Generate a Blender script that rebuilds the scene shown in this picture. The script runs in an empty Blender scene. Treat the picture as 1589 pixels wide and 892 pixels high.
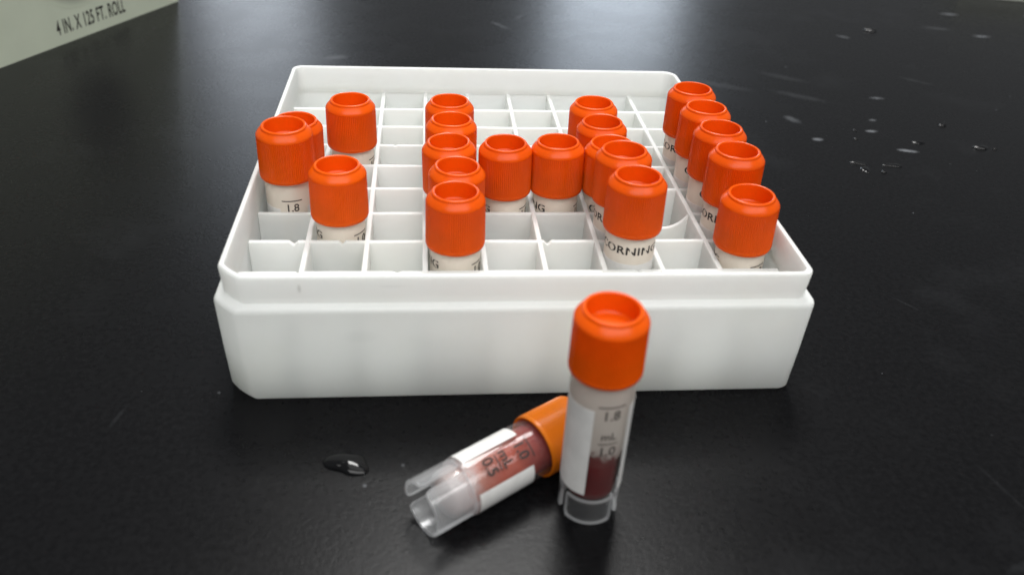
import bpy, bmesh, math, random
from mathutils import Vector, Matrix, Euler

random.seed(7)
PI = math.pi
K = 0.001                                   # everything is laid out in millimetres
sc = bpy.context.scene
COL = sc.collection

# ------------------------------------------------------------------ camera
cam_d = bpy.data.cameras.new('camera')
cam = bpy.data.objects.new('camera', cam_d)
COL.objects.link(cam)
sc.camera = cam
YAW, PIT, ROL = math.radians(6.605), math.radians(33.518), math.radians(3.191)
fw = Vector((math.sin(YAW) * math.cos(PIT), math.cos(YAW) * math.cos(PIT), -math.sin(PIT)))
r_ = Vector((math.cos(YAW), -math.sin(YAW), 0))
u_ = r_.cross(fw)
rr = math.cos(ROL) * r_ + math.sin(ROL) * u_
uu = -math.sin(ROL) * r_ + math.cos(ROL) * u_
cm = Matrix((rr, uu, -fw)).transposed().to_4x4()
cm.translation = Vector((-19.99, -214.75, 129.65)) * K
cam.matrix_world = cm
cam_d.sensor_width = 36
cam_d.lens = 1319.4 / 1589 * 36
cam_d.clip_start = 0.005
cam_d.clip_end = 50
cam_d.dof.use_dof = True
cam_d.dof.focus_distance = 0.240
cam_d.dof.aperture_fstop = 16

# ------------------------------------------------------------------ world and lamps
w = bpy.data.worlds.new('World')
sc.world = w
w.use_nodes = True
w.node_tree.nodes['Background'].inputs[0].default_value = (0.93, 0.97, 1.0, 1)
w.node_tree.nodes['Background'].inputs[1].default_value = 0.21


def area(name, loc, target, sx, sy, power, color):
    d = bpy.data.lights.new(name, 'AREA')
    d.shape = 'RECTANGLE'
    d.size, d.size_y, d.energy, d.color = sx, sy, power, color
    o = bpy.data.objects.new(name, d)
    COL.objects.link(o)
    o.location = loc
    o.rotation_euler = (Vector(target) - Vector(loc)).to_track_quat('-Z', 'Y').to_euler()
    return o


# ceiling tubes ahead of and behind the camera, two windows at the far end of the room
area('ceiling_lamp_ahead', (0.12, 0.95, 1.75), (0.08, 0.45, 0), 0.6, 0.65, 38, (1.0, 0.99, 0.97))
area('fill_lamp_above', (0.25, 0.05, 1.75), (0.25, 0.05, 0), 1.4, 1.0, 7, (1.0, 0.99, 0.96))  # added overhead fill, lifts diffuse light without showing in the bench reflection
area('ceiling_lamp_behind', (0.25, -1.25, 1.75), (0.1, -0.3, 0), 2.8, 1.0, 49, (1.0, 0.99, 0.97))
area('window_lamp_near_carton', (-0.62, 2.9, 0.92), (-0.05, 0, 0.1), 0.36, 1.5, 7.3, (0.82, 0.90, 1.0))
area('window_lamp_mid', (0.66, 2.9, 0.80), (0.05, 0, 0.1), 0.44, 1.2, 9.4, (0.78, 0.88, 1.0))

sc.view_settings.view_transform = 'Standard'
sc.view_settings.look = 'None'
sc.view_settings.exposure = 0
sc.view_settings.gamma = 1
sc.view_settings.use_curve_mapping = False
try:
    sc.cycles.transparent_max_bounces = 24
    sc.cycles.max_bounces = 14
    sc.cycles.transmission_bounces = 12
except Exception:
    pass


# ------------------------------------------------------------------ helpers
def mat(name):
    m = bpy.data.materials.new(name)
    m.use_nodes = True
    nt = m.node_tree
    return m, nt, nt.nodes['Principled BSDF']


def N(nt, t, **kw):
    n = nt.nodes.new(t)
    for k, v in kw.items():
        if k.startswith('i_'):
            key = k[2:]
            n.inputs[int(key) if key.isdigit() else key].default_value = v
        else:
            setattr(n, k, v)
    return n


def mathn(nt, op, a, b=None, c=None, clamp=False):
    n = nt.nodes.new('ShaderNodeMath')
    n.operation = op
    n.use_clamp = clamp
    for i, v in enumerate((a, b, c)):
        if v is None:
            continue
        if isinstance(v, (int, float)):
            n.inputs[i].default_value = v
        else:
            nt.links.new(v, n.inputs[i])
    return n.outputs[0]


def ramp(nt, fac, stops):
    n = nt.nodes.new('ShaderNodeValToRGB')
    cr = n.color_ramp
    while len(cr.elements) > len(stops):
        cr.elements.remove(cr.elements[-1])
    while len(cr.elements) < len(stops):
        cr.elements.new(0.5)
    for e, (p, c) in zip(cr.elements, stops):
        e.position = p
        e.color = c if len(c) == 4 else (*c, 1)
    nt.links.new(fac, n.inputs[0])
    return n.outputs[0]


def noise(nt, co, scale, detail=3, rough=0.55):
    n = nt.nodes.new('ShaderNodeTexNoise')
    n.inputs['Scale'].default_value = scale
    n.inputs['Detail'].default_value = detail
    n.inputs['Roughness'].default_value = rough
    nt.links.new(co, n.inputs['Vector'])
    return n.outputs['Fac']


def bump(nt, h, strength, dist, bsdf):
    b = nt.nodes.new('ShaderNodeBump')
    b.inputs['Strength'].default_value = strength
    b.inputs['Distance'].default_value = dist
    nt.links.new(h, b.inputs['Height'])
    nt.links.new(b.outputs[0], bsdf.inputs['Normal'])
    return b.outputs[0]


def mesh_obj(name, verts, faces, m, parent=None, smooth=False, angle=35):
    me = bpy.data.meshes.new(name)
    me.from_pydata([(x * K, y * K, z * K) for x, y, z in verts], [], faces)
    me.validate()
    bm = bmesh.new()
    bm.from_mesh(me)
    bmesh.ops.recalc_face_normals(bm, faces=bm.faces)
    if smooth:
        lim = math.radians(angle)
        for f in bm.faces:
            f.smooth = True
        for e in bm.edges:
            if len(e.link_faces) == 2 and e.calc_face_angle(0) > lim:
                e.smooth = False
    bm.to_mesh(me)
    bm.free()
    me.materials.append(m)
    o = bpy.data.objects.new(name, me)
    COL.objects.link(o)
    if parent:
        o.parent = parent
    return o


def empty(name, loc=(0, 0, 0)):
    o = bpy.data.objects.new(name, None)
    o.empty_display_size = 0.01
    COL.objects.link(o)
    o.location = Vector(loc) * K
    return o


def tag(o, label=None, cat=None, group=None, kind=None):
    if label: o['label'] = label
    if cat: o['category'] = cat
    if group: o['group'] = group
    if kind: o['kind'] = kind
    return o


def copy_tree(o, parent=None):
    c = o.copy()
    COL.objects.link(c)
    if parent is not None:
        c.parent = parent
    for ch in list(o.children):
        copy_tree(ch, c)
    return c


def lathe(profile, seg, rmod=None):
    """closed profile [(r, z)] turned about z; a point with r == 0 becomes a pole"""
    V, F, rings = [], [], []
    for (r, z) in profile:
        if r == 0:
            rings.append([len(V)])
            V.append((0, 0, z))
        else:
            ids = []
            for k in range(seg):
                a = 2 * PI * k / seg
                q = r * (rmod(r, z, k) if rmod else 1)
                ids.append(len(V))
                V.append((q * math.cos(a), q * math.sin(a), z))
            rings.append(ids)
    n = len(rings)
    for i in range(n - 1):
        A, B = rings[i], rings[i + 1]
        if len(A) == 1 and len(B) == 1:
            continue
        for k in range(seg):
            k2 = (k + 1) % seg
            if len(A) == 1:
                F.append((A[0], B[k], B[k2]))
            elif len(B) == 1:
                F.append((A[k], A[k2], B[0]))
            else:
                F.append((A[k], A[k2], B[k2], B[k]))
    return V, F


def arc_shell(a0, a1, r0, r1, z0, z1, na=24, nz=4, zfun=None):
    """a piece of pipe wall between two angles, two radii and two heights"""
    V, F = [], []
    idx = {}
    for s, r in ((0, r0), (1, r1)):
        for i in range(na + 1):
            t = i / na
            a = a0 + (a1 - a0) * t
            lo, hi = (z0, z1) if zfun is None else zfun(t, z0, z1)
            for j in range(nz + 1):
                idx[s, i, j] = len(V)
                V.append((r * math.cos(a), r * math.sin(a), lo + (hi - lo) * j / nz))
    for i in range(na):
        for j in range(nz):
            F.append((idx[1, i, j], idx[1, i + 1, j], idx[1, i + 1, j + 1], idx[1, i, j + 1]))
            F.append((idx[0, i, j], idx[0, i, j + 1], idx[0, i + 1, j + 1], idx[0, i + 1, j]))
        for j in (0, nz):
            F.append((idx[0, i, j], idx[0, i + 1, j], idx[1, i + 1, j], idx[1, i, j]))
    for i in (0, na):
        for j in range(nz):
            F.append((idx[0, i, j], idx[0, i, j + 1], idx[1, i, j + 1], idx[1, i, j]))
    return V, F


def text_mesh(body, height, xscale=1.0, offset=0.0, spacing=1.0):
    """flat lettering, in mm, centred on x, baseline at 0"""
    c = bpy.data.curves.new('lettering', 'FONT')
    c.body = body
    c.size = 1.0
    c.offset = offset
    c.space_character = spacing
    c.align_x = 'CENTER'
    c.resolution_u = 4
    o = bpy.data.objects.new('lettering', c)
    COL.objects.link(o)
    dg = bpy.context.evaluated_depsgraph_get()
    me = bpy.data.meshes.new_from_object(o.evaluated_get(dg))
    s = height / 0.70
    V = [(v.co.x * s * xscale, v.co.y * s) for v in me.vertices]
    F = [tuple(p.vertices) for p in me.polygons]
    bpy.data.objects.remove(o)
    bpy.data.curves.remove(c)
    bpy.data.meshes.remove(me)
    return V, F


def merge(parts):
    V, F = [], []
    for v, f in parts:
        n = len(V)
        V += v
        F += [tuple(i + n for i in q) for q in f]
    return V, F


def on_cylinder(part, a0, z0, r):
    v, f = part
    return [(r * math.cos(a0 + x / r), r * math.sin(a0 + x / r), z0 + y) for x, y in v], f


def bar(x0, x1, y0, y1, n=8):
    v, f = [], []
    for i in range(n + 1):
        x = x0 + (x1 - x0) * i / n
        v += [(x, y0), (x, y1)]
    for i in range(n):
        f.append((2 * i, 2 * i + 2, 2 * i + 3, 2 * i + 1))
    return v, f


# ------------------------------------------------------------------ materials
def bench_material():
    m, nt, b = mat('black_bench_resin')
    co = N(nt, 'ShaderNodeTexCoord').outputs['Object']
    L = nt.links
    sx = nt.nodes.new('ShaderNodeSeparateXYZ')
    L.new(co, sx.inputs[0])
    # chalky smears and dried spots: (x, y, half length, half width, angle, strength) in mm / degrees
    sm = [(198, 215, 4, 1.6, -35, .35), (283, 263, 6, 1.8, -10, .55), (260, 234, 9, 1.6, -14, .18), (279, 221, 5.5, 1.8, -6, .5),
          (176, 127, 3.6, 1.4, -5, .4), (131, 82, 2.6, 1.7, 0, .5), (157, 90.5, 3.0, 1.3, 0, .55), (162.5, 102, 1.9, 1.2, 0, .4),
          (163, 72, 4.6, 1.5, -14, .7), (141, 128, 14, 3.2, -32, .06), (142, 152, 13, 3.4, -34, .05), (128, 102, 5, 2.6, -60, .2),
          (-62, 168, 7, 2.6, 18, .2), (17, 222, 9, 1.0, -55, .28), (28, 238, 6, .8, 60, .2), (110, 140, 16, 3.5, -28, .05),
          (330, 262, 6, 1.2, 65, .3), (-105, -110, 7, .7, 30, .03), (-88, -70, 5, .6, 75, .03), (100, -98, 9, .6, -75, .02),
          (92, -118, 4.5, 1.2, 20, .03), (-118, -58, 3, .8, -60, .1), (112, -30, 6, .5, -55, .03), (205, 150, 9, 1.2, -40, .07)]
    warp = noise(nt, co, 380, 4, .7)
    total = None
    for (cx, cy, hl, hw, ang, st) in sm:
        a = math.radians(ang)
        dx = mathn(nt, 'SUBTRACT', sx.outputs[0], cx * K)
        dy = mathn(nt, 'SUBTRACT', sx.outputs[1], cy * K)
        ux = mathn(nt, 'MULTIPLY_ADD', dx, math.cos(a) / (hl * K), mathn(nt, 'MULTIPLY', dy, math.sin(a) / (hl * K)))
        uy = mathn(nt, 'MULTIPLY_ADD', dx, -math.sin(a) / (hw * K), mathn(nt, 'MULTIPLY', dy, math.cos(a) / (hw * K)))
        d2 = mathn(nt, 'MULTIPLY_ADD', ux, ux, mathn(nt, 'MULTIPLY', uy, uy))
        d2 = mathn(nt, 'MULTIPLY_ADD', warp, 1.9, mathn(nt, 'SUBTRACT', d2, .95))
        v = mathn(nt, 'MULTIPLY', mathn(nt, 'SUBTRACT', 1.0, d2, clamp=True), st)
        total = v if total is None else mathn(nt, 'MAXIMUM', total, v)
    # dust and nicks
    vor = N(nt, 'ShaderNodeTexVoronoi')
    vor.inputs['Scale'].default_value = 120
    L.new(co, vor.inputs['Vector'])
    sp = mathn(nt, 'LESS_THAN', vor.outputs['Distance'], 0.045)
    sepc = nt.nodes.new('ShaderNodeSeparateColor')
    L.new(vor.outputs['Color'], sepc.inputs[0])
    clus = noise(nt, co, 14, 3)
    sp = mathn(nt, 'MULTIPLY', sp, mathn(nt, 'GREATER_THAN', mathn(nt, 'MULTIPLY', sepc.outputs[0], mathn(nt, 'ADD', clus, .42)), 0.70))
    sp = mathn(nt, 'MULTIPLY', sp, mathn(nt, 'MULTIPLY', sepc.outputs[1], .4))
    # faint wiped haze and long hairline scratches
    mp = N(nt, 'ShaderNodeMapping')
    mp.inputs['Scale'].default_value = (160, 9, 1)
    mp.inputs['Rotation'].default_value = (0, 0, 1.0)
    L.new(co, mp.inputs[0])
    scr = noise(nt, mp.outputs[0], 1.0, 6, .75)
    scr = mathn(nt, 'MULTIPLY', mathn(nt, 'SUBTRACT', scr, .72, clamp=True), .14)
    scr = mathn(nt, 'MULTIPLY', scr, mathn(nt, 'GREATER_THAN', noise(nt, co, 30, 2), .52))
    haze = mathn(nt, 'MULTIPLY', mathn(nt, 'SUBTRACT', noise(nt, co, 22, 5, .65), .55, clamp=True), .10)
    total = mathn(nt, 'MAXIMUM', total, mathn(nt, 'MAXIMUM', sp, mathn(nt, 'ADD', scr, haze)), clamp=True)
    grain = noise(nt, co, 700, 4, .65)
    base = ramp(nt, grain, [(.3, (.0032, .0032, .0036)), (.7, (.0064, .0064, .0070))])
    mx = N(nt, 'ShaderNodeMix', data_type='RGBA')
    L.new(total, mx.inputs['Factor'])
    L.new(base, mx.inputs['A'])
    mx.inputs['B'].default_value = (.19, .20, .215, 1)
    L.new(mx.outputs['Result'], b.inputs['Base Color'])
    rg = mathn(nt, 'MULTIPLY_ADD', noise(nt, co, 45, 4), .08, .205)
    rg = mathn(nt, 'MULTIPLY_ADD', grain, .06, rg)
    rg = mathn(nt, 'MULTIPLY_ADD', total, .3, rg)
    L.new(rg, b.inputs['Roughness'])
    b.inputs['Specular IOR Level'].default_value = 0.085
    h = mathn(nt, 'MULTIPLY_ADD', noise(nt, co, 2200, 3, .6), .4, noise(nt, co, 950, 4, .6))
    bump(nt, h, .30, .00013, b)
    return m


def white_plastic():
    m, nt, b = mat('white_polypropylene')
    co = N(nt, 'ShaderNodeTexCoord').outputs['Object']
    L = nt.links
    n1 = noise(nt, co, 30, 4)
    base = ramp(nt, n1, [(.3, (.91, .925, .925)), (.75, (.94, .952, .955))])
    yel = mathn(nt, 'MULTIPLY', mathn(nt, 'SUBTRACT', noise(nt, co, 42, 4, .6), .48, clamp=True), 1.3)
    my = N(nt, 'ShaderNodeMix', data_type='RGBA')
    L.new(yel, my.inputs['Factor'])
    L.new(base, my.inputs['A'])
    my.inputs['B'].default_value = (.81, .815, .74, 1)
    base = my.outputs['Result']
    mps = N(nt, 'ShaderNodeMapping')
    mps.inputs['Scale'].default_value = (40, 40, 420)
    mps.inputs['Rotation'].default_value = (.2, .5, .1)
    L.new(co, mps.inputs[0])
    hair = mathn(nt, 'MULTIPLY', mathn(nt, 'SUBTRACT', noise(nt, mps.outputs[0], 1.0, 5, .7), .70, clamp=True), .9)
    mh = N(nt, 'ShaderNodeMix', data_type='RGBA')
    L.new(hair, mh.inputs['Factor'])
    L.new(base, mh.inputs['A'])
    mh.inputs['B'].default_value = (.45, .45, .42, 1)
    base = mh.outputs['Result']
    # scuffs
    sx = nt.nodes.new('ShaderNodeSeparateXYZ')
    L.new(co, sx.inputs[0])
    tot = None
    for (cx, cy, cz, hx, hz, st) in ((-47.2, -64, 29.4, .5, 1.3, .55), (-28, -64, 29.8, 3.5, .35, .16), (-35, -66, 18, 4, 2, .1), (20, -66, 8, 6, 2, .08)):
        dx = mathn(nt, 'DIVIDE', mathn(nt, 'SUBTRACT', sx.outputs[0], cx * K), hx * K)
        dz = mathn(nt, 'DIVIDE', mathn(nt, 'SUBTRACT', sx.outputs[2], cz * K), hz * K)
        dy = mathn(nt, 'DIVIDE', mathn(nt, 'SUBTRACT', sx.outputs[1], cy * K), 3 * K)
        d = mathn(nt, 'ADD', mathn(nt, 'MULTIPLY', dx, dx), mathn(nt, 'ADD', mathn(nt, 'MULTIPLY', dz, dz), mathn(nt, 'MULTIPLY', dy, dy)))
        v = mathn(nt, 'MULTIPLY', mathn(nt, 'SUBTRACT', 1.0, d, clamp=True), st)
        tot = v if tot is None else mathn(nt, 'MAXIMUM', tot, v)
    mx = N(nt, 'ShaderNodeMix', data_type='RGBA')
    L.new(tot, mx.inputs['Factor'])
    L.new(base, mx.inputs['A'])
    mx.inputs['B'].default_value = (.22, .22, .2, 1)
    L.new(mx.outputs['Result'], b.inputs['Base Color'])
    b.inputs['Roughness'].default_value = .48
    b.inputs['Specular IOR Level'].default_value = .4
    h = mathn(nt, 'MULTIPLY_ADD', noise(nt, co, 900, 3), .3, noise(nt, co, 120, 3))
    bump(nt, h, .25, .00025, b)
    tr = N(nt, 'ShaderNodeBsdfTranslucent')
    tr.inputs[0].default_value = (.93, .945, .915, 1)
    ms = N(nt, 'ShaderNodeMixShader')
    ms.inputs[0].default_value = .46
    out = nt.nodes['Material Output']
    L.new(b.outputs[0], ms.inputs[1])
    L.new(tr.outputs[0], ms.inputs[2])
    L.new(ms.outputs[0], out.inputs[0])
    return m


def cap_material(name, col):
    m, nt, b = mat(name)
    co = N(nt, 'ShaderNodeTexCoord').outputs['Object']
    n1 = noise(nt, co, 160, 3)
    c2 = tuple(min(1, c * 1.12) for c in col)
    base = ramp(nt, n1, [(.3, col), (.7, c2)])
    oi = N(nt, 'ShaderNodeObjectInfo')
    hv = N(nt, 'ShaderNodeHueSaturation')
    nt.links.new(mathn(nt, 'MULTIPLY_ADD', oi.outputs['Random'], .003, .4985), hv.inputs['Hue'])
    nt.links.new(mathn(nt, 'MULTIPLY_ADD', oi.outputs['Random'], .07, .965), hv.inputs['Value'])
    nt.links.new(base, hv.inputs['Color'])
    nt.links.new(hv.outputs[0], b.inputs['Base Color'])
    b.inputs['Roughness'].default_value = .27
    b.inputs['Specular IOR Level'].default_value = .25
    bump(nt, noise(nt, co, 900, 3), .12, .0002, b)
    tl = N(nt, 'ShaderNodeBsdfTranslucent')
    nt.links.new(hv.outputs[0], tl.inputs[0])
    ms = N(nt, 'ShaderNodeMixShader')
    ms.inputs[0].default_value = .30
    nt.links.new(b.outputs[0], ms.inputs[1])
    nt.links.new(tl.outputs[0], ms.inputs[2])
    nt.links.new(ms.outputs[0], nt.nodes['Material Output'].inputs[0])
    return m


def clear_plastic(name, milk, rough=.16, tint=(.97, .975, .98), body=(.86, .87, .88), back=.5, milk_hi=None, z_lo=0, z_hi=0):
    m, nt, b = mat(name)
    nt.nodes.remove(b)
    L = nt.links
    co = N(nt, 'ShaderNodeTexCoord').outputs['Object']
    tp = N(nt, 'ShaderNodeBsdfTransparent')
    tp.inputs[0].default_value = (*tint, 1)
    df = N(nt, 'ShaderNodeBsdfDiffuse')
    df.inputs[0].default_value = (*body, 1)
    tl = N(nt, 'ShaderNodeBsdfTranslucent')
    tl.inputs[0].default_value = (*body, 1)
    half = N(nt, 'ShaderNodeMixShader')
    half.inputs[0].default_value = back
    L.new(df.outputs[0], half.inputs[1])
    L.new(tl.outputs[0], half.inputs[2])
    mk = N(nt, 'ShaderNodeMixShader')
    lw = N(nt, 'ShaderNodeLayerWeight')
    lw.inputs[0].default_value = .35
    mk_in = milk
    if milk_hi is not None:                                  # wall is dry and frosted above the liquid
        sp = nt.nodes.new('ShaderNodeSeparateXYZ')
        L.new(co, sp.inputs[0])
        mr = nt.nodes.new('ShaderNodeMapRange')
        mr.interpolation_type = 'SMOOTHSTEP'
        for i, q in enumerate((z_lo * K, z_hi * K, milk, milk_hi)):
            mr.inputs[i + 1].default_value = q
        L.new(mathn(nt, 'MULTIPLY_ADD', noise(nt, co, 260, 3), .010, mathn(nt, 'SUBTRACT', sp.outputs[2], .005)), mr.inputs[0])
        mk_in = mr.outputs[0]
    f = mathn(nt, 'MULTIPLY_ADD', mathn(nt, 'POWER', lw.outputs['Facing'], 2.5), .18, mathn(nt, 'ADD', mathn(nt, 'MULTIPLY_ADD', noise(nt, co, 300, 3), .06, -.03), mk_in), clamp=True)
    L.new(f, mk.inputs[0])
    L.new(tp.outputs[0], mk.inputs[1])
    L.new(half.outputs[0], mk.inputs[2])
    gl = N(nt, 'ShaderNodeBsdfGlossy')
    gl.inputs['Roughness'].default_value = rough
    fin = N(nt, 'ShaderNodeMixShader')
    fr = mathn(nt, 'MULTIPLY_ADD', mathn(nt, 'POWER', lw.outputs['Facing'], 3.0), .35, .035, clamp=True)
    L.new(fr, fin.inputs[0])
    L.new(mk.outputs[0], fin.inputs[1])
    L.new(gl.outputs[0], fin.inputs[2])
    L.new(fin.outputs[0], nt.nodes['Material Output'].inputs[0])
    return m


def liquid_material(name, c0, c1, clear, rough=.15, tip=None, head=None):
    m, nt, b = mat(name)
    L = nt.links
    co = N(nt, 'ShaderNodeTexCoord').outputs['Object']
    base = ramp(nt, noise(nt, co, 130, 4), [(.3, c0), (.7, c1)])
    sp = nt.nodes.new('ShaderNodeSeparateXYZ')
    L.new(co, sp.inputs[0])
    wob = mathn(nt, 'MULTIPLY_ADD', noise(nt, co, 160, 3), .008, mathn(nt, 'SUBTRACT', sp.outputs[2], .004))
    for band in (tip, head):                                   # (colour, from mm, to mm)
        if band:
            mr = nt.nodes.new('ShaderNodeMapRange')
            for i, q in enumerate((band[1] * K, band[2] * K, 0, 1)):
                mr.inputs[i + 1].default_value = q
            L.new(wob, mr.inputs[0])
            mx = N(nt, 'ShaderNodeMix', data_type='RGBA')
            L.new(mr.outputs[0], mx.inputs['Factor'])
            L.new(base, mx.inputs['A'])
            mx.inputs['B'].default_value = (*band[0], 1)
            base = mx.outputs['Result']
    L.new(base, b.inputs['Base Color'])
    b.inputs['Roughness'].default_value = rough
    b.inputs['Specular IOR Level'].default_value = .1
    tl = N(nt, 'ShaderNodeBsdfTranslucent')
    L.new(base, tl.inputs[0])
    tp = N(nt, 'ShaderNodeBsdfTransparent')
    L.new(base, tp.inputs[0])
    m1 = N(nt, 'ShaderNodeMixShader')
    m1.inputs[0].default_value = .4
    L.new(b.outputs[0], m1.inputs[1])
    L.new(tl.outputs[0], m1.inputs[2])
    m2 = N(nt, 'ShaderNodeMixShader')
    m2.inputs[0].default_value = clear
    L.new(m1.outputs[0], m2.inputs[1])
    L.new(tp.outputs[0], m2.inputs[2])
    L.new(m2.outputs[0], nt.nodes['Material Output'].inputs[0])
    return m


def plain(name, col, rough=.6, var=.1, scale=90):
    m, nt, b = mat(name)
    co = N(nt, 'ShaderNodeTexCoord').outputs['Object']
    base = ramp(nt, noise(nt, co, scale, 4), [(.3, tuple(c * (1 - var) for c in col)), (.7, tuple(min(1, c * (1 + var)) for c in col))])
    nt.links.new(base, b.inputs['Base Color'])
    b.inputs['Roughness'].default_value = rough
    return m


def water_material():
    m, nt, b = mat('water')
    b.inputs['Base Color'].default_value = (.004, .004, .0045, 1)      # clear water over black resin
    b.inputs['IOR'].default_value = 1.33
    co = N(nt, 'ShaderNodeTexCoord').outputs['Object']
    r = mathn(nt, 'MULTIPLY', noise(nt, co, 200, 2), .03)
    nt.links.new(r, b.inputs['Roughness'])
    return m


M_BENCH = bench_material()
M_WHITE = white_plastic()
M_CAP = cap_material('orange_cap_plastic', (.80, .108, .0030))
M_CAP2 = cap_material('lighter_orange_cap_plastic', (.64, .165, .007))
M_TUBE = clear_plastic('frosted_vial', .70, body=(.96, .89, .78), back=.2)
M_TUBE_UP = clear_plastic('vial_frosted_above_liquid', .015, body=(.94, .89, .82), milk_hi=.46, z_lo=17.0, z_hi=19.0)
M_TUBE_LY = clear_plastic('clear_vial', .34, .13, milk_hi=.02, z_lo=8, z_hi=11.5)
M_CLEAR = clear_plastic('clear_skirt', .05, .1)
M_SKIRT_LY = clear_plastic('scuffed_clear_skirt', .15, .12)
M_EDGE = clear_plastic('skirt_edge_painted_glint', .45, .1)  # milkier edge faces imitate the light caught along the skirt rim
M_LABEL = plain('white_print_patch', (.66, .655, .64), .5, .08, 260)
M_INK = plain('black_print', (.045, .042, .04), .7, .2)
M_INK.node_tree.nodes['Principled BSDF'].inputs['Specular IOR Level'].default_value = .1
M_BLOOD = liquid_material('dark_red_blood', (.15, .006, .009), (.21, .010, .014), .02, .6)
M_FILM = liquid_material('blood_film', (.20, .022, .024), (.36, .07, .065), .30)
M_PINK = liquid_material('pink_red_sample', (.56, .092, .050), (.72, .18, .11), .14, .6, ((.70, .46, .37), 16, 5), ((.36, .035, .026), 20.5, 25))
M_CARD = plain('pale_green_cardboard', (.60, .65, .52), .75, .04, 40)
M_CARD2 = plain('pale_grey_cardboard', (.38, .40, .35), .75, .04, 40)
M_CORE = plain('grey_roll_core', (.34, .35, .31), .7, .15)
M_WATER = water_material()

# ------------------------------------------------------------------ bench
bv = [(-1600, -900, 0), (1600, -900, 0), (1600, 1900, 0), (-1600, 1900, 0),
      (-1600, -900, -30), (1600, -900, -30), (1600, 1900, -30), (-1600, 1900, -30)]
bf = [(0, 1, 2, 3), (7, 6, 5, 4), (0, 4, 5, 1), (1, 5, 6, 2), (2, 6, 7, 3), (3, 7, 4, 0)]
bench = mesh_obj('bench_top', bv, bf, M_BENCH)
tag(bench, 'black textured laboratory bench top with dust and water spots', 'bench', kind='structure')

# ------------------------------------------------------------------ freezer box
RIM, LEDGE, GRID = 32.4, 25.4, 23.8
PITCH = 14.0


CORNER = (.72, .5, 1.06, .42)      # back right, back left, the cut front left, front right


def sq_ring(half, c0, z, rnd=5):
    """square outline with softened chamfer corners, counter-clockwise"""
    pts = []
    for q in range(4):
        a = q * PI / 2
        ca, sa = math.cos(a), math.sin(a)
        c = c0 * CORNER[q]
        mixc = .75 if q == 2 else .25
        loc = []
        for i in range(rnd + 1):
            t = i / rnd
            # between a straight chamfer and a round corner
            ch = (half - c * t, half - c * (1 - t))
            th = t * PI / 2
            ro = (half - c + c * math.cos(th), half - c + c * math.sin(th))
            loc.append((ch[0] * mixc + ro[0] * (1 - mixc), ch[1] * mixc + ro[1] * (1 - mixc)))
        for x, y in loc:
            pts.append((x * ca - y * sa, x * sa + y * ca, z))
    return pts


def loft(rings, cap0=True, cap1=False, closed=False):
    V, F = [], []
    n = len(rings[0])
    for r in rings:
        V += r
    m = len(rings)
    for i in range(m if closed else m - 1):
        i2 = (i + 1) % m
        for k in range(n):
            k2 = (k + 1) % n
            F.append((i * n + k, i * n + k2, i2 * n + k2, i2 * n + k))
    if cap0:
        F.append(tuple(range(n))[::-1])
    if cap1:
        F.append(tuple((m - 1) * n + k for k in range(n)))
    return V, F


box = empty('freezer_box', (0, 0, 0))
tag(box, 'white plastic freezer box with gridded cells holding orange-capped vials', 'freezer box')
rings = [sq_ring(64.3, 5.6, 0), sq_ring(65.0, 5.6, .25), sq_ring(65.4, 5.6, .9), sq_ring(65.75, 5.4, 12), sq_ring(66.0, 5.2, LEDGE - 1.5),
         sq_ring(65.95, 5.2, LEDGE - .8), sq_ring(65.65, 5.2, LEDGE - .25), sq_ring(65.1, 5.1, LEDGE), sq_ring(63.55, 4.6, LEDGE + .12),
         sq_ring(63.4, 4.4, LEDGE - 1), sq_ring(62.9, 4.2, 1.6), sq_ring(62.0, 4, .8)]
v, f = loft(rings, True, True)
body = mesh_obj('body', v, f, M_WHITE, box, True, 40)
rings = [sq_ring(63.2, 4.2, 23.6), sq_ring(63.95, 4.8, 23.6), sq_ring(64.0, 4.8, 26), sq_ring(64.4, 5, RIM - .8), sq_ring(64.3, 5, RIM - .25), sq_ring(64.0, 4.8, RIM),
         sq_ring(63.55, 4.6, RIM), sq_ring(63.25, 4.4, RIM - .2), sq_ring(63.15, 4.4, RIM - .7), sq_ring(63.15, 4.3, 26)]
v, f = loft(rings, False, False, True)
mesh_obj('collar', v, f, M_WHITE, box, True, 40)


def divider(axis, pos, top, dips, half=63.05):
    """upright partition; dips: (centre, half width, depth, kind) cut into the top edge"""
    xs = {-half, half}
    for i in range(-9, 10):
        xs.add(i * 7.0 - 0.0 if abs(i * 7.0) < half else 0.0)
    for (c, hw, dp, kd) in dips:
        n = 14 if kd == 'scoop' else 4
        for i in range(n + 1):
            xs.add(c - hw + 2 * hw * i / n)
    xs = sorted(xs)

    def topz(x):
        z = top + .05 * math.sin(x * .13 + pos)
        for (c, hw, dp, kd) in dips:
            u = (x - c) / hw
            if abs(u) <= 1:
                z = min(z, top - dp * ((1 - u * u) ** .8 if kd == 'scoop' else 1 - abs(u)))
        return z
    V, F = [], []
    n = len(xs)
    bow = random.uniform(-.25, .25)
    for x in xs:
        zt = topz(x)
        c = bow * math.cos(x / half * PI / 2)
        for (o, z) in ((-.85, 1.0), (-.62, zt - .18), (-.45, zt), (.45, zt), (.62, zt - .18), (.85, 1.0)):
            p = pos + c + o
            V.append((x, p, z) if axis == 'x' else (p, x, z))
    for i in range(n - 1):
        for k in range(6):
            k2 = (k + 1) % 6
            F.append((i * 6 + k, i * 6 + k2, (i + 1) * 6 + k2, (i + 1) * 6 + k))
    F.append(tuple(range(6)))
    F.append(tuple((n - 1) * 6 + k for k in range(6)))
    return mesh_obj('divider', V, F, M_WHITE, box, True, 25)


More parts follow.
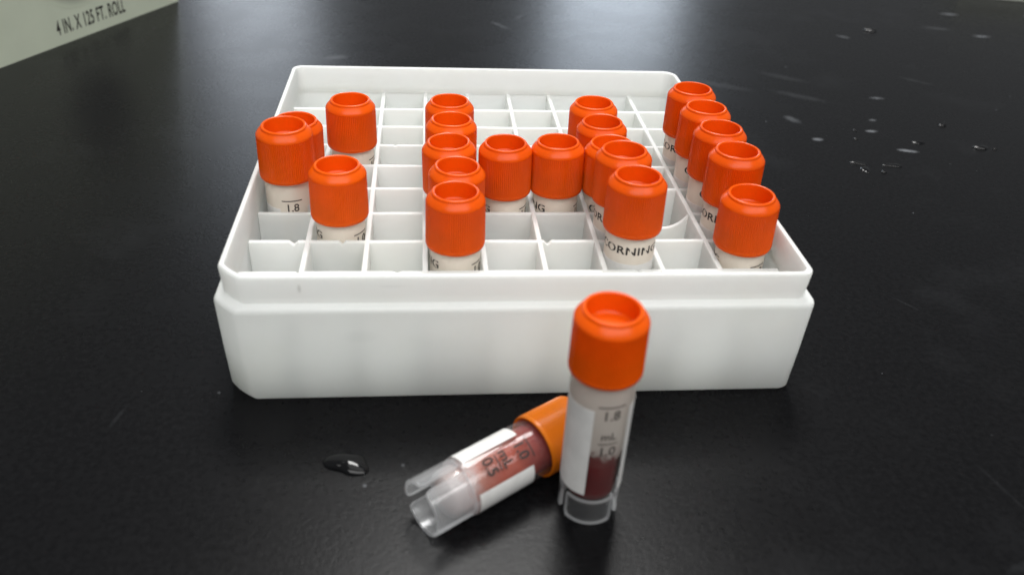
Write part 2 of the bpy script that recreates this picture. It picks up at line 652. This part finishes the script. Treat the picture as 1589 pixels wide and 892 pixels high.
rowdips = {1: [(-49.5, 1.0, .7, 'v'), (-27.5, 1.2, .5, 'v'), (29, .8, .5, 'v')], 2: [(-52.5, 1.1, .9, 'v'), (-41, .8, .9, 'v'), (9, 1.0, 1.0, 'v')],
           3: [(42.0, 6.6, 4.4, 'scoop')], 6: [(-30, .9, .4, 'v')], 8: [(21.5, .9, .6, 'v')]}
for i in range(1, 9):
    divider('x', (i - 4.5) * PITCH, GRID - .12, rowdips.get(i, []))
coldips = {8: [(-49.4, 1.0, .6, 'v')], 5: [(-35, .8, .5, 'v')]}
for i in range(1, 9):
    divider('y', (i - 4.5) * PITCH, GRID, coldips.get(i, []))

# ------------------------------------------------------------------ vials
CAPH = 13.0
RIBS = 84


def cap_mesh():
    prof = [(6.15, .15), (6.45, 0), (6.66, .1), (6.76, .45), (6.78, .8), (6.77, 1.1), (6.66, 10.3), (6.66, 10.6), (6.62, 10.85), (6.50, 11.1), (6.25, 11.45),
            (5.62, 12.2), (5.45, 12.33), (5.38, 12.42), (5.36, 12.6), (5.27, 12.82), (5.1, 12.96), (4.92, 13.0), (4.76, 12.95), (4.64, 12.82), (4.58, 12.5), (4.52, 10.0), (4.42, 9.2), (4.15, 8.9), (1.4, 8.8), (1.1, 9.05), (0, 9.1)]
    seg = RIBS * 4

    def rmod(r, z, k):
        if r > 6.6 and 1.0 < z < 10.4:
            return (1.0, 1.0, .974, .974)[k % 4]
        return 1
    a = lathe(prof, seg, rmod)
    under = [(6.15, .15), (6.1, 1), (6.05, 5.6), (5.9, 5.8), (0, 5.8)]
    b = lathe(under, seg)
    return merge([a, b])


CAP_V, CAP_F = cap_mesh()
RO, RI = 6.0, 5.1


def body_mesh(L, low=False):
    t = L - 7.6
    if low:      # chamber reaches further down, shorter skirt
        return lathe([(0, 3.2), (3.6, 3.4), (4.8, 4.1), (5.5, 5.3), (5.94, 5.9), (RO, 6.6), (RO, L - CAPH - 1.6), (5.9, L - CAPH - 1.2), (5.9, t), (5.2, t), (RI, L - CAPH), (RI, 7.2),
                      (4.8, 5.7), (4.0, 4.7), (2.6, 4.2), (0, 4.0)], 72)
    prof = [(0, 3.9), (3.2, 4.1), (4.5, 4.9), (4.95, 6.2), (5.0, 8.3), (5.9, 8.6), (5.98, 9.0), (RO, 10), (RO, L - CAPH - 1.6), (5.9, L - CAPH - 1.2), (5.9, t), (5.2, t), (RI, L - CAPH), (RI, 10.4), (4.6, 9.5),
            (4.5, 6.8), (4.0, 5.5), (2.6, 4.8), (0, 4.6)]
    return lathe(prof, 72)


def skirt_mesh(top=8.75):
    parts = []
    for k in range(3):
        c = -PI / 2 + .0 + k * 2 * PI / 3
        h = math.radians(51)

        def zf(t, z0, z1):
            e = min(t, 1 - t)
            return (z0 + (0.9 * (1 - math.sqrt(max(0, 1 - (1 - e / .07) ** 2))) if e < .07 else 0), z1)
        parts.append(arc_shell(c - h, c + h, 5.15, 5.88, 0, top, 30, 3, zf))
    return merge(parts)


SK = skirt_mesh()
SK_LOW = skirt_mesh(5.8)
WIN0, WIN1 = math.radians(-90 - 30), math.radians(-90 + 38)


def grad_text(kind, zt):
    r = RO + .035
    if kind == 'short':
        p = [on_cylinder(bar(-2.3, 2.3, 0, .28), -PI / 2, zt, r), on_cylinder(text_mesh('1.0', 2.3, .95, .02), -PI / 2, zt - 2.9, r),
             on_cylinder(text_mesh('mL', 2.1, 1.0, .02), -PI / 2, zt - 6.6, r), on_cylinder(bar(-1.7, 1.7, 0, .28), -PI / 2, zt - 7.6, r),
             on_cylinder(text_mesh('0.5', 2.3, .95, .02), -PI / 2, zt - 10.4, r)]
    else:
        p = [on_cylinder(bar(-2.6, 2.6, 0, .28), -PI / 2, zt, r), on_cylinder(text_mesh('1.8', 2.1, .95, .014), -PI / 2, zt - 2.8, r),
             on_cylinder(text_mesh('mL', 1.7, 1.0, .012), -PI / 2, zt - 7.6, r), on_cylinder(bar(-1.9, 1.9, 0, .25), -PI / 2, zt - 8.7, r),
             on_cylinder(text_mesh('1.0', 2.1, .95, .014), -PI / 2, zt - 11.4, r)]
    return merge(p)


def brand_text(z):
    return on_cylinder(text_mesh('CORNING', 2.0, 1.22, .022, 1.05), PI / 2, z, RO + .035)


def make_vial(kind, L, cap_mat, markgap, patch_top, patch_bot, tube_mat=None, low=False, skirt_turn=0, skirt_mat=None):
    e = empty('cryovial')
    vb = mesh_obj('vial_body', *body_mesh(L, low), tube_mat or M_TUBE, e, True, 40)
    sk = mesh_obj('skirt', *(SK_LOW if low else SK), skirt_mat or M_CLEAR, vb, True, 40)
    sk.rotation_euler = (0, 0, math.radians(skirt_turn))
    sk.data.materials.append(M_EDGE)
    for p in sk.data.polygons:
        n = p.normal
        if abs(n.x * p.center.x + n.y * p.center.y) < .5 * math.hypot(p.center.x, p.center.y):
            p.material_index = 1
    c = mesh_obj('cap', CAP_V, CAP_F, cap_mat, e, True, 28)
    c.location = (0, 0, (L - CAPH) * K)
    zt = L - CAPH
    v, f = arc_shell(WIN1, WIN0 + 2 * PI, RO + .012, RO + .06, patch_bot, zt - patch_top, 60, 2)
    mesh_obj('writing_patch', v, f, M_LABEL, e, True, 40)
    mesh_obj('graduation_print', *grad_text(kind, zt - markgap), M_INK, e)
    mesh_obj('brand_print', *brand_text(zt - 5.0), M_INK, e)
    if tube_mat is None:
        c.scale = (1.035, 1.035, 1.035)
        c.location = (0, 0, (L - CAPH * 1.035) * K)
    return e


LS, LL = 39.7, 44.2
FLOOR = 0.95
short0 = make_vial('short', LS, M_CAP, 4.0, 7.2, 9.5)
long0 = make_vial('long', LL, M_CAP, 5.4, 7.6, 10)

# (column 0-8 left to right, row 0-8 front to back, long?, measured top centre offset from the cell centre in mm, turn in degrees, label)
GROUP = 'vials standing in the white freezer box'
slots = [
    (0, 4, 0, (1.3, -1.0), 60, 'orange-capped vial half hidden behind the taller vial at the left edge of the box'),
    (0, 3, 1, (.5, -1.1), 12, 'tall orange-capped vial marked 1.8, nearest the left wall of the box'),
    (1, 5, 0, (.3, -.2), 75, 'orange-capped vial standing alone at the back left of the box'),
    (1, 2, 0, (.2, .1), 58, 'orange-capped vial standing alone at the front left of the box'),
    (3, 5, 0, (-.1, -.2), 30, 'rearmost orange-capped vial in the file of five at mid box'),
    (3, 4, 0, (.1, .6), 80, 'second from the back in the file of five orange-capped vials'),
    (3, 3, 0, (-1.0, .0), 140, 'third, middle vial in the file of five orange-capped vials'),
    (3, 2, 0, (.8, -.2), 200, 'second from the front in the file of five orange-capped vials'),
    (3, 1, 0, (.0, .5), 60, 'frontmost orange-capped vial in the file of five at mid box'),
    (4, 3, 0, (-.5, -.6), 60, 'left one of the two side-by-side orange-capped vials between the two long files'),
    (5, 3, 0, (-.8, .6), 68, 'right one of the two side-by-side orange-capped vials between the two long files'),
    (6, 5, 0, (-.9, -.2), 40, 'rearmost orange-capped vial in the file right of the side-by-side pair'),
    (6, 4, 0, (-.9, -.1), 120, 'second from the back in the file right of the side-by-side pair'),
    (6, 3, 0, (-.9, -.2), 200, 'mostly hidden third vial in the file right of the side-by-side pair'),
    (6, 2, 1, (-.8, .0), 138, 'taller vial directly behind the front vial reading ORNING'),
    (6, 1, 1, (-.3, .0), 164, 'tall vial at front whose tube reads ORNING below its orange cap'),
    (8, 5, 1, (-.6, .1), 150, 'rearmost of the five vials along the right wall of the box'),
    (8, 4, 1, (-.5, .1), 209, 'second from the back of the five vials along the right wall'),
    (8, 3, 1, (-.5, .1), 214, 'third, middle one of the five vials along the right wall'),
    (8, 2, 1, (-.4, .1), 140, 'second from the front of the five vials along the right wall'),
    (8, 1, 0, (-.8, -.5), 30, 'frontmost, lower vial in the right front corner of the box'),
]
used = {0: False, 1: False}
for (ci, ri, lg, off, turn, label) in slots:
    src = long0 if lg else short0
    if used[lg]:
        o = copy_tree(src)
    else:
        o = src
        used[lg] = True
    L = LL if lg else LS
    base = Vector(((ci - 4) * PITCH, (ri - 4) * PITCH, FLOOR))
    top = base + Vector((off[0], off[1], L))
    q = Vector((0, 0, 1)).rotation_difference((top - base).normalized())
    o.rotation_mode = 'QUATERNION'
    o.rotation_quaternion = q @ Euler((0, 0, math.radians(turn))).to_quaternion()
    o.location = base * K
    tag(o, label, 'vial', GROUP)

# ---- the vial standing on the bench
up = make_vial('long', 47.6, M_CAP, 4.6, 5.5, 8.0, M_TUBE_UP, True, -19)
up.location = Vector((11.1, -98.1, 0.02)) * K
up.rotation_euler = (0, 0, math.radians(8))
tag(up, 'orange-capped vial of dark red blood standing upright on the black bench', 'vial', 'vials out of the box on the bench')
prof = [(0, 4.05), (2.55, 4.26), (3.95, 4.76), (4.74, 5.72), (5.03, 7.2), (5.02, 14.6), (5.02, 15.2), (4.7, 14.8), (3.5, 14.5), (0, 14.4)]
mesh_obj('blood_sample', *lathe(prof, 64), M_BLOOD, up, True, 40)


def film_z(t, z0, z1):
    e = math.sin(PI * t)
    return z0, z0 + (z1 - z0) * max(.1, .12 + .75 * e ** .8 + .10 * math.sin(t * 17 + 1) + .07 * math.sin(t * 41) + .05 * math.sin(t * 67))


v, f = arc_shell(math.radians(-90 - 42), math.radians(-90 + 52), 4.9, 5.04, 14.4, 21.4, 70, 5, film_z)
mesh_obj('blood_residue', v, f, M_FILM, up, True, 40)

# ---- the vial lying on the bench
ly = make_vial('short', LS, M_CAP2, 3.6, 4.2, 9.5, M_TUBE_LY, False, 35, M_SKIRT_LY)
p0 = Vector((-21.9, -103.8, 5.92))
p1 = Vector((.4, -89.4, 6.80))
d = (p1 - p0).normalized()
xx = Vector((0, 0, 1)).cross(d).normalized()
yy = d.cross(xx)
# local -Y (the window with the marks) turns towards the camera
m3 = Matrix((xx, yy, d)).transposed()
view = (Vector((-19.99, -214.75, 129.65)) - (p0 + d * 16)).normalized()
lv = m3.inverted() @ view
ang = math.atan2(lv.y, lv.x) + PI / 2
m3 = m3 @ Matrix.Rotation(ang + math.radians(-7), 3, 'Z')
m4 = m3.to_4x4()
m4.translation = p0 * K
ly.matrix_world = m4
tag(ly, 'orange-capped vial of pinkish red sample lying on its side on the bench', 'vial', 'vials out of the box on the bench')
for ch in ly.children:
    if ch.name.startswith('graduation_print'):
        ch.rotation_euler = (0, 0, math.radians(1))
prof = [(0, 4.65), (2.55, 4.86), (3.95, 5.55), (4.44, 6.82), (4.54, 9.5), (5.03, 10.4), (5.02, LS - 9), (4.6, LS - 8.4), (0, LS - 8.2)]
mesh_obj('pink_sample', *lathe(prof, 64), M_PINK, ly, True, 40)

# ------------------------------------------------------------------ film carton, top left
cA = Vector((-150.9, 253.1, 0))                     # visible lower corner
dirx = (Vector((-198.1, 148.3, 0)) - cA).normalized()      # along the printed face, to the left in the picture
car = empty('film_carton', cA)
nrm = Vector((-dirx.y, dirx.x, 0))                   # out of the printed face
if nrm.dot(Vector((0, -1, 0))) < 0:
    nrm = -nrm
right = -dirx
mw = Matrix((right, -nrm, Vector((0, 0, 1)))).transposed().to_4x4()   # local x: reading direction, local -y: out of the face
mw.translation = cA * K
car.matrix_world = mw
tag(car, 'pale green cardboard film carton lettered 4 IN. X 125 FT. ROLL, top left corner', 'carton')
CW, CD, CH = 205, 105, 108
HX, HZ, HR = -66, 38, 25
def cbox(x0, x1, y0, y1, z0, z1):
    V = [(x, y, z) for x in (x0, x1) for y in (y0, y1) for z in (z0, z1)]
    F = [(0, 1, 3, 2), (4, 6, 7, 5), (0, 4, 5, 1), (2, 3, 7, 6), (0, 2, 6, 4), (1, 5, 7, 3)]
    return V, F


mesh_obj('end_panel', *cbox(-.8, 0, .05, CD, 0, CH), M_CARD, car)
mesh_obj('end_panel', *cbox(-CW, -CW + .8, .05, CD, 0, CH), M_CARD, car)
mesh_obj('back_panel', *cbox(-CW + .8, -.8, CD - .8, CD, 0, CH), M_CARD, car)
mesh_obj('lid_panel', *cbox(-CW + .8, -.8, .05, CD - .8, CH - .8, CH), M_CARD, car)
mesh_obj('printed_panel', *cbox(-CW, 0, -.75, .0, 0, CH), M_CARD, car)
# soft grey round area on the panel, darker towards its centre
mp_, ntp, bp_ = mat('soft_grey_gradient')
cop = N(ntp, 'ShaderNodeTexCoord').outputs['Object']
ln = N(ntp, 'ShaderNodeVectorMath', operation='LENGTH')
ntp.links.new(cop, ln.inputs[0])
dist = mathn(ntp, 'DIVIDE', ln.outputs['Value'], HR * K)
dist = mathn(ntp, 'MULTIPLY_ADD', noise(ntp, cop, 60, 3), .06, mathn(ntp, 'SUBTRACT', dist, .03))
ntp.links.new(ramp(ntp, dist, [(.0, (.10, .10, .095)), (.55, (.16, .165, .15)), (.8, (.30, .32, .27)), (.97, (.58, .63, .50))]), bp_.inputs['Base Color'])
bp_.inputs['Roughness'].default_value = .75
v, f = lathe([(0, 0), (HR * .5, 0), (HR, 0)], 48)
disc_o = mesh_obj('grey_disc', [(x, z, y) for x, y, z in v], f, mp_, car)
disc_o.location = Vector((HX, -.80, HZ)) * K
tv, tf = text_mesh('4 IN. X 125 FT. ROLL', 6.2, .40, .018, 1.08)
tw = max(p[0] for p in tv) - min(p[0] for p in tv)
kx = 43.5 / tw
mesh_obj('size_print', [(-60.5 + x * kx, -.82, 4.4 + y) for x, y in tv], tf, M_INK, car)

# ------------------------------------------------------------------ pale carton at the top right corner
c2 = empty('small_carton', (312, 305, 0))
c2.rotation_euler = (0, 0, math.radians(-13))
tag(c2, 'pale grey carton whose lower edge just enters the top right corner', 'carton')
mesh_obj('carton_body', *cbox(0, 120, 0, 80, 0, 14), M_CARD2, c2)
mesh_obj('carton_flap', *cbox(0.4, 119.6, -.9, -.05, 9, 14), M_CARD2, c2)


# ------------------------------------------------------------------ water droplets
def droplet(x, y, rx, ry, h, rot, seed, label, lobes=.12, tail=0.0):
    rnd = random.Random(seed)
    ph = [rnd.uniform(0, 6.28) for _ in range(4)]
    V, F = [], []
    ns, nr = 40, 8

    def rad(a):
        r = 1 + lobes * math.sin(2 * a + ph[0]) + lobes * .7 * math.sin(3 * a + ph[1]) + lobes * .35 * math.sin(5 * a + ph[2])
        return r + tail * max(0, math.cos(a - PI)) ** 6
    for i in range(nr + 1):
        th = i / nr * PI / 2
        for k in range(ns):
            a = 2 * PI * k / ns
            q = math.cos(th) if i < nr else .001
            r = rad(a) * q
            V.append((r * rx * math.cos(a), r * ry * math.sin(a), .03 + h * math.sin(th) ** 1.15 * (1 + .18 * math.cos(a - ph[3]) * q)))
    for i in range(nr):
        for k in range(ns):
            k2 = (k + 1) % ns
            F.append((i * ns + k, i * ns + k2, (i + 1) * ns + k2, (i + 1) * ns + k))
    F.append(tuple(nr * ns + k for k in range(ns)))
    F.append(tuple(range(ns))[::-1])
    o = mesh_obj('water_droplet', V, F, M_WATER, None, True, 60)
    o.location = (x * K, y * K, 0)
    o.rotation_euler = (0, 0, math.radians(rot))
    return tag(o, label, 'droplet', 'water droplets on the bench')


droplet(-37.0, -86.0, 3.9, 3.4, 1.5, -22, 3, 'largest water droplet, lying left of the tipped vial in front of the box', .15, .25)
droplet(218.3, 227.2, 3.4, 2.6, 1.2, -10, 5, 'lone water droplet farthest back, near the top right')
droplet(194.6, 75.0, 2.9, 2.0, 1.0, 0, 8, 'water droplet farthest to the right on the bench')
droplet(199.8, 74.2, .9, .7, .45, 0, 9, 'tiny droplet just right of the rightmost water droplet')
droplet(138.2, 60.5, 3.0, 1.2, .55, -14, 11, 'upper left smear-like droplet in the cluster right of the box')
droplet(138.6, 55.2, 1.7, 2.6, .5, -20, 12, 'lower left elongated droplet in the cluster right of the box')
droplet(150.7, 58.8, 3.3, 1.6, .6, -6, 13, 'flat dark droplet at the right of the cluster right of the box')
droplet(190.4, 97.1, 1.6, 1.3, .8, 0, 14, 'small round droplet between the cluster and the rightmost droplet')
droplet(171.1, 79.4, 2.6, 1.2, .6, -12, 15, 'small droplet directly above the brightest white smear')
droplet(144.5, 53.0, 1.0, .9, .6, 0, 16, 'tiny lowest droplet in the cluster right of the box')
droplet(146.8, 82.5, .9, .8, .5, 0, 18, 'tiny droplet left of the white smear, above the cluster')
droplet(150.2, 91.0, 1.0, .7, .4, 0, 19, 'tiny droplet highest above the cluster right of the box')
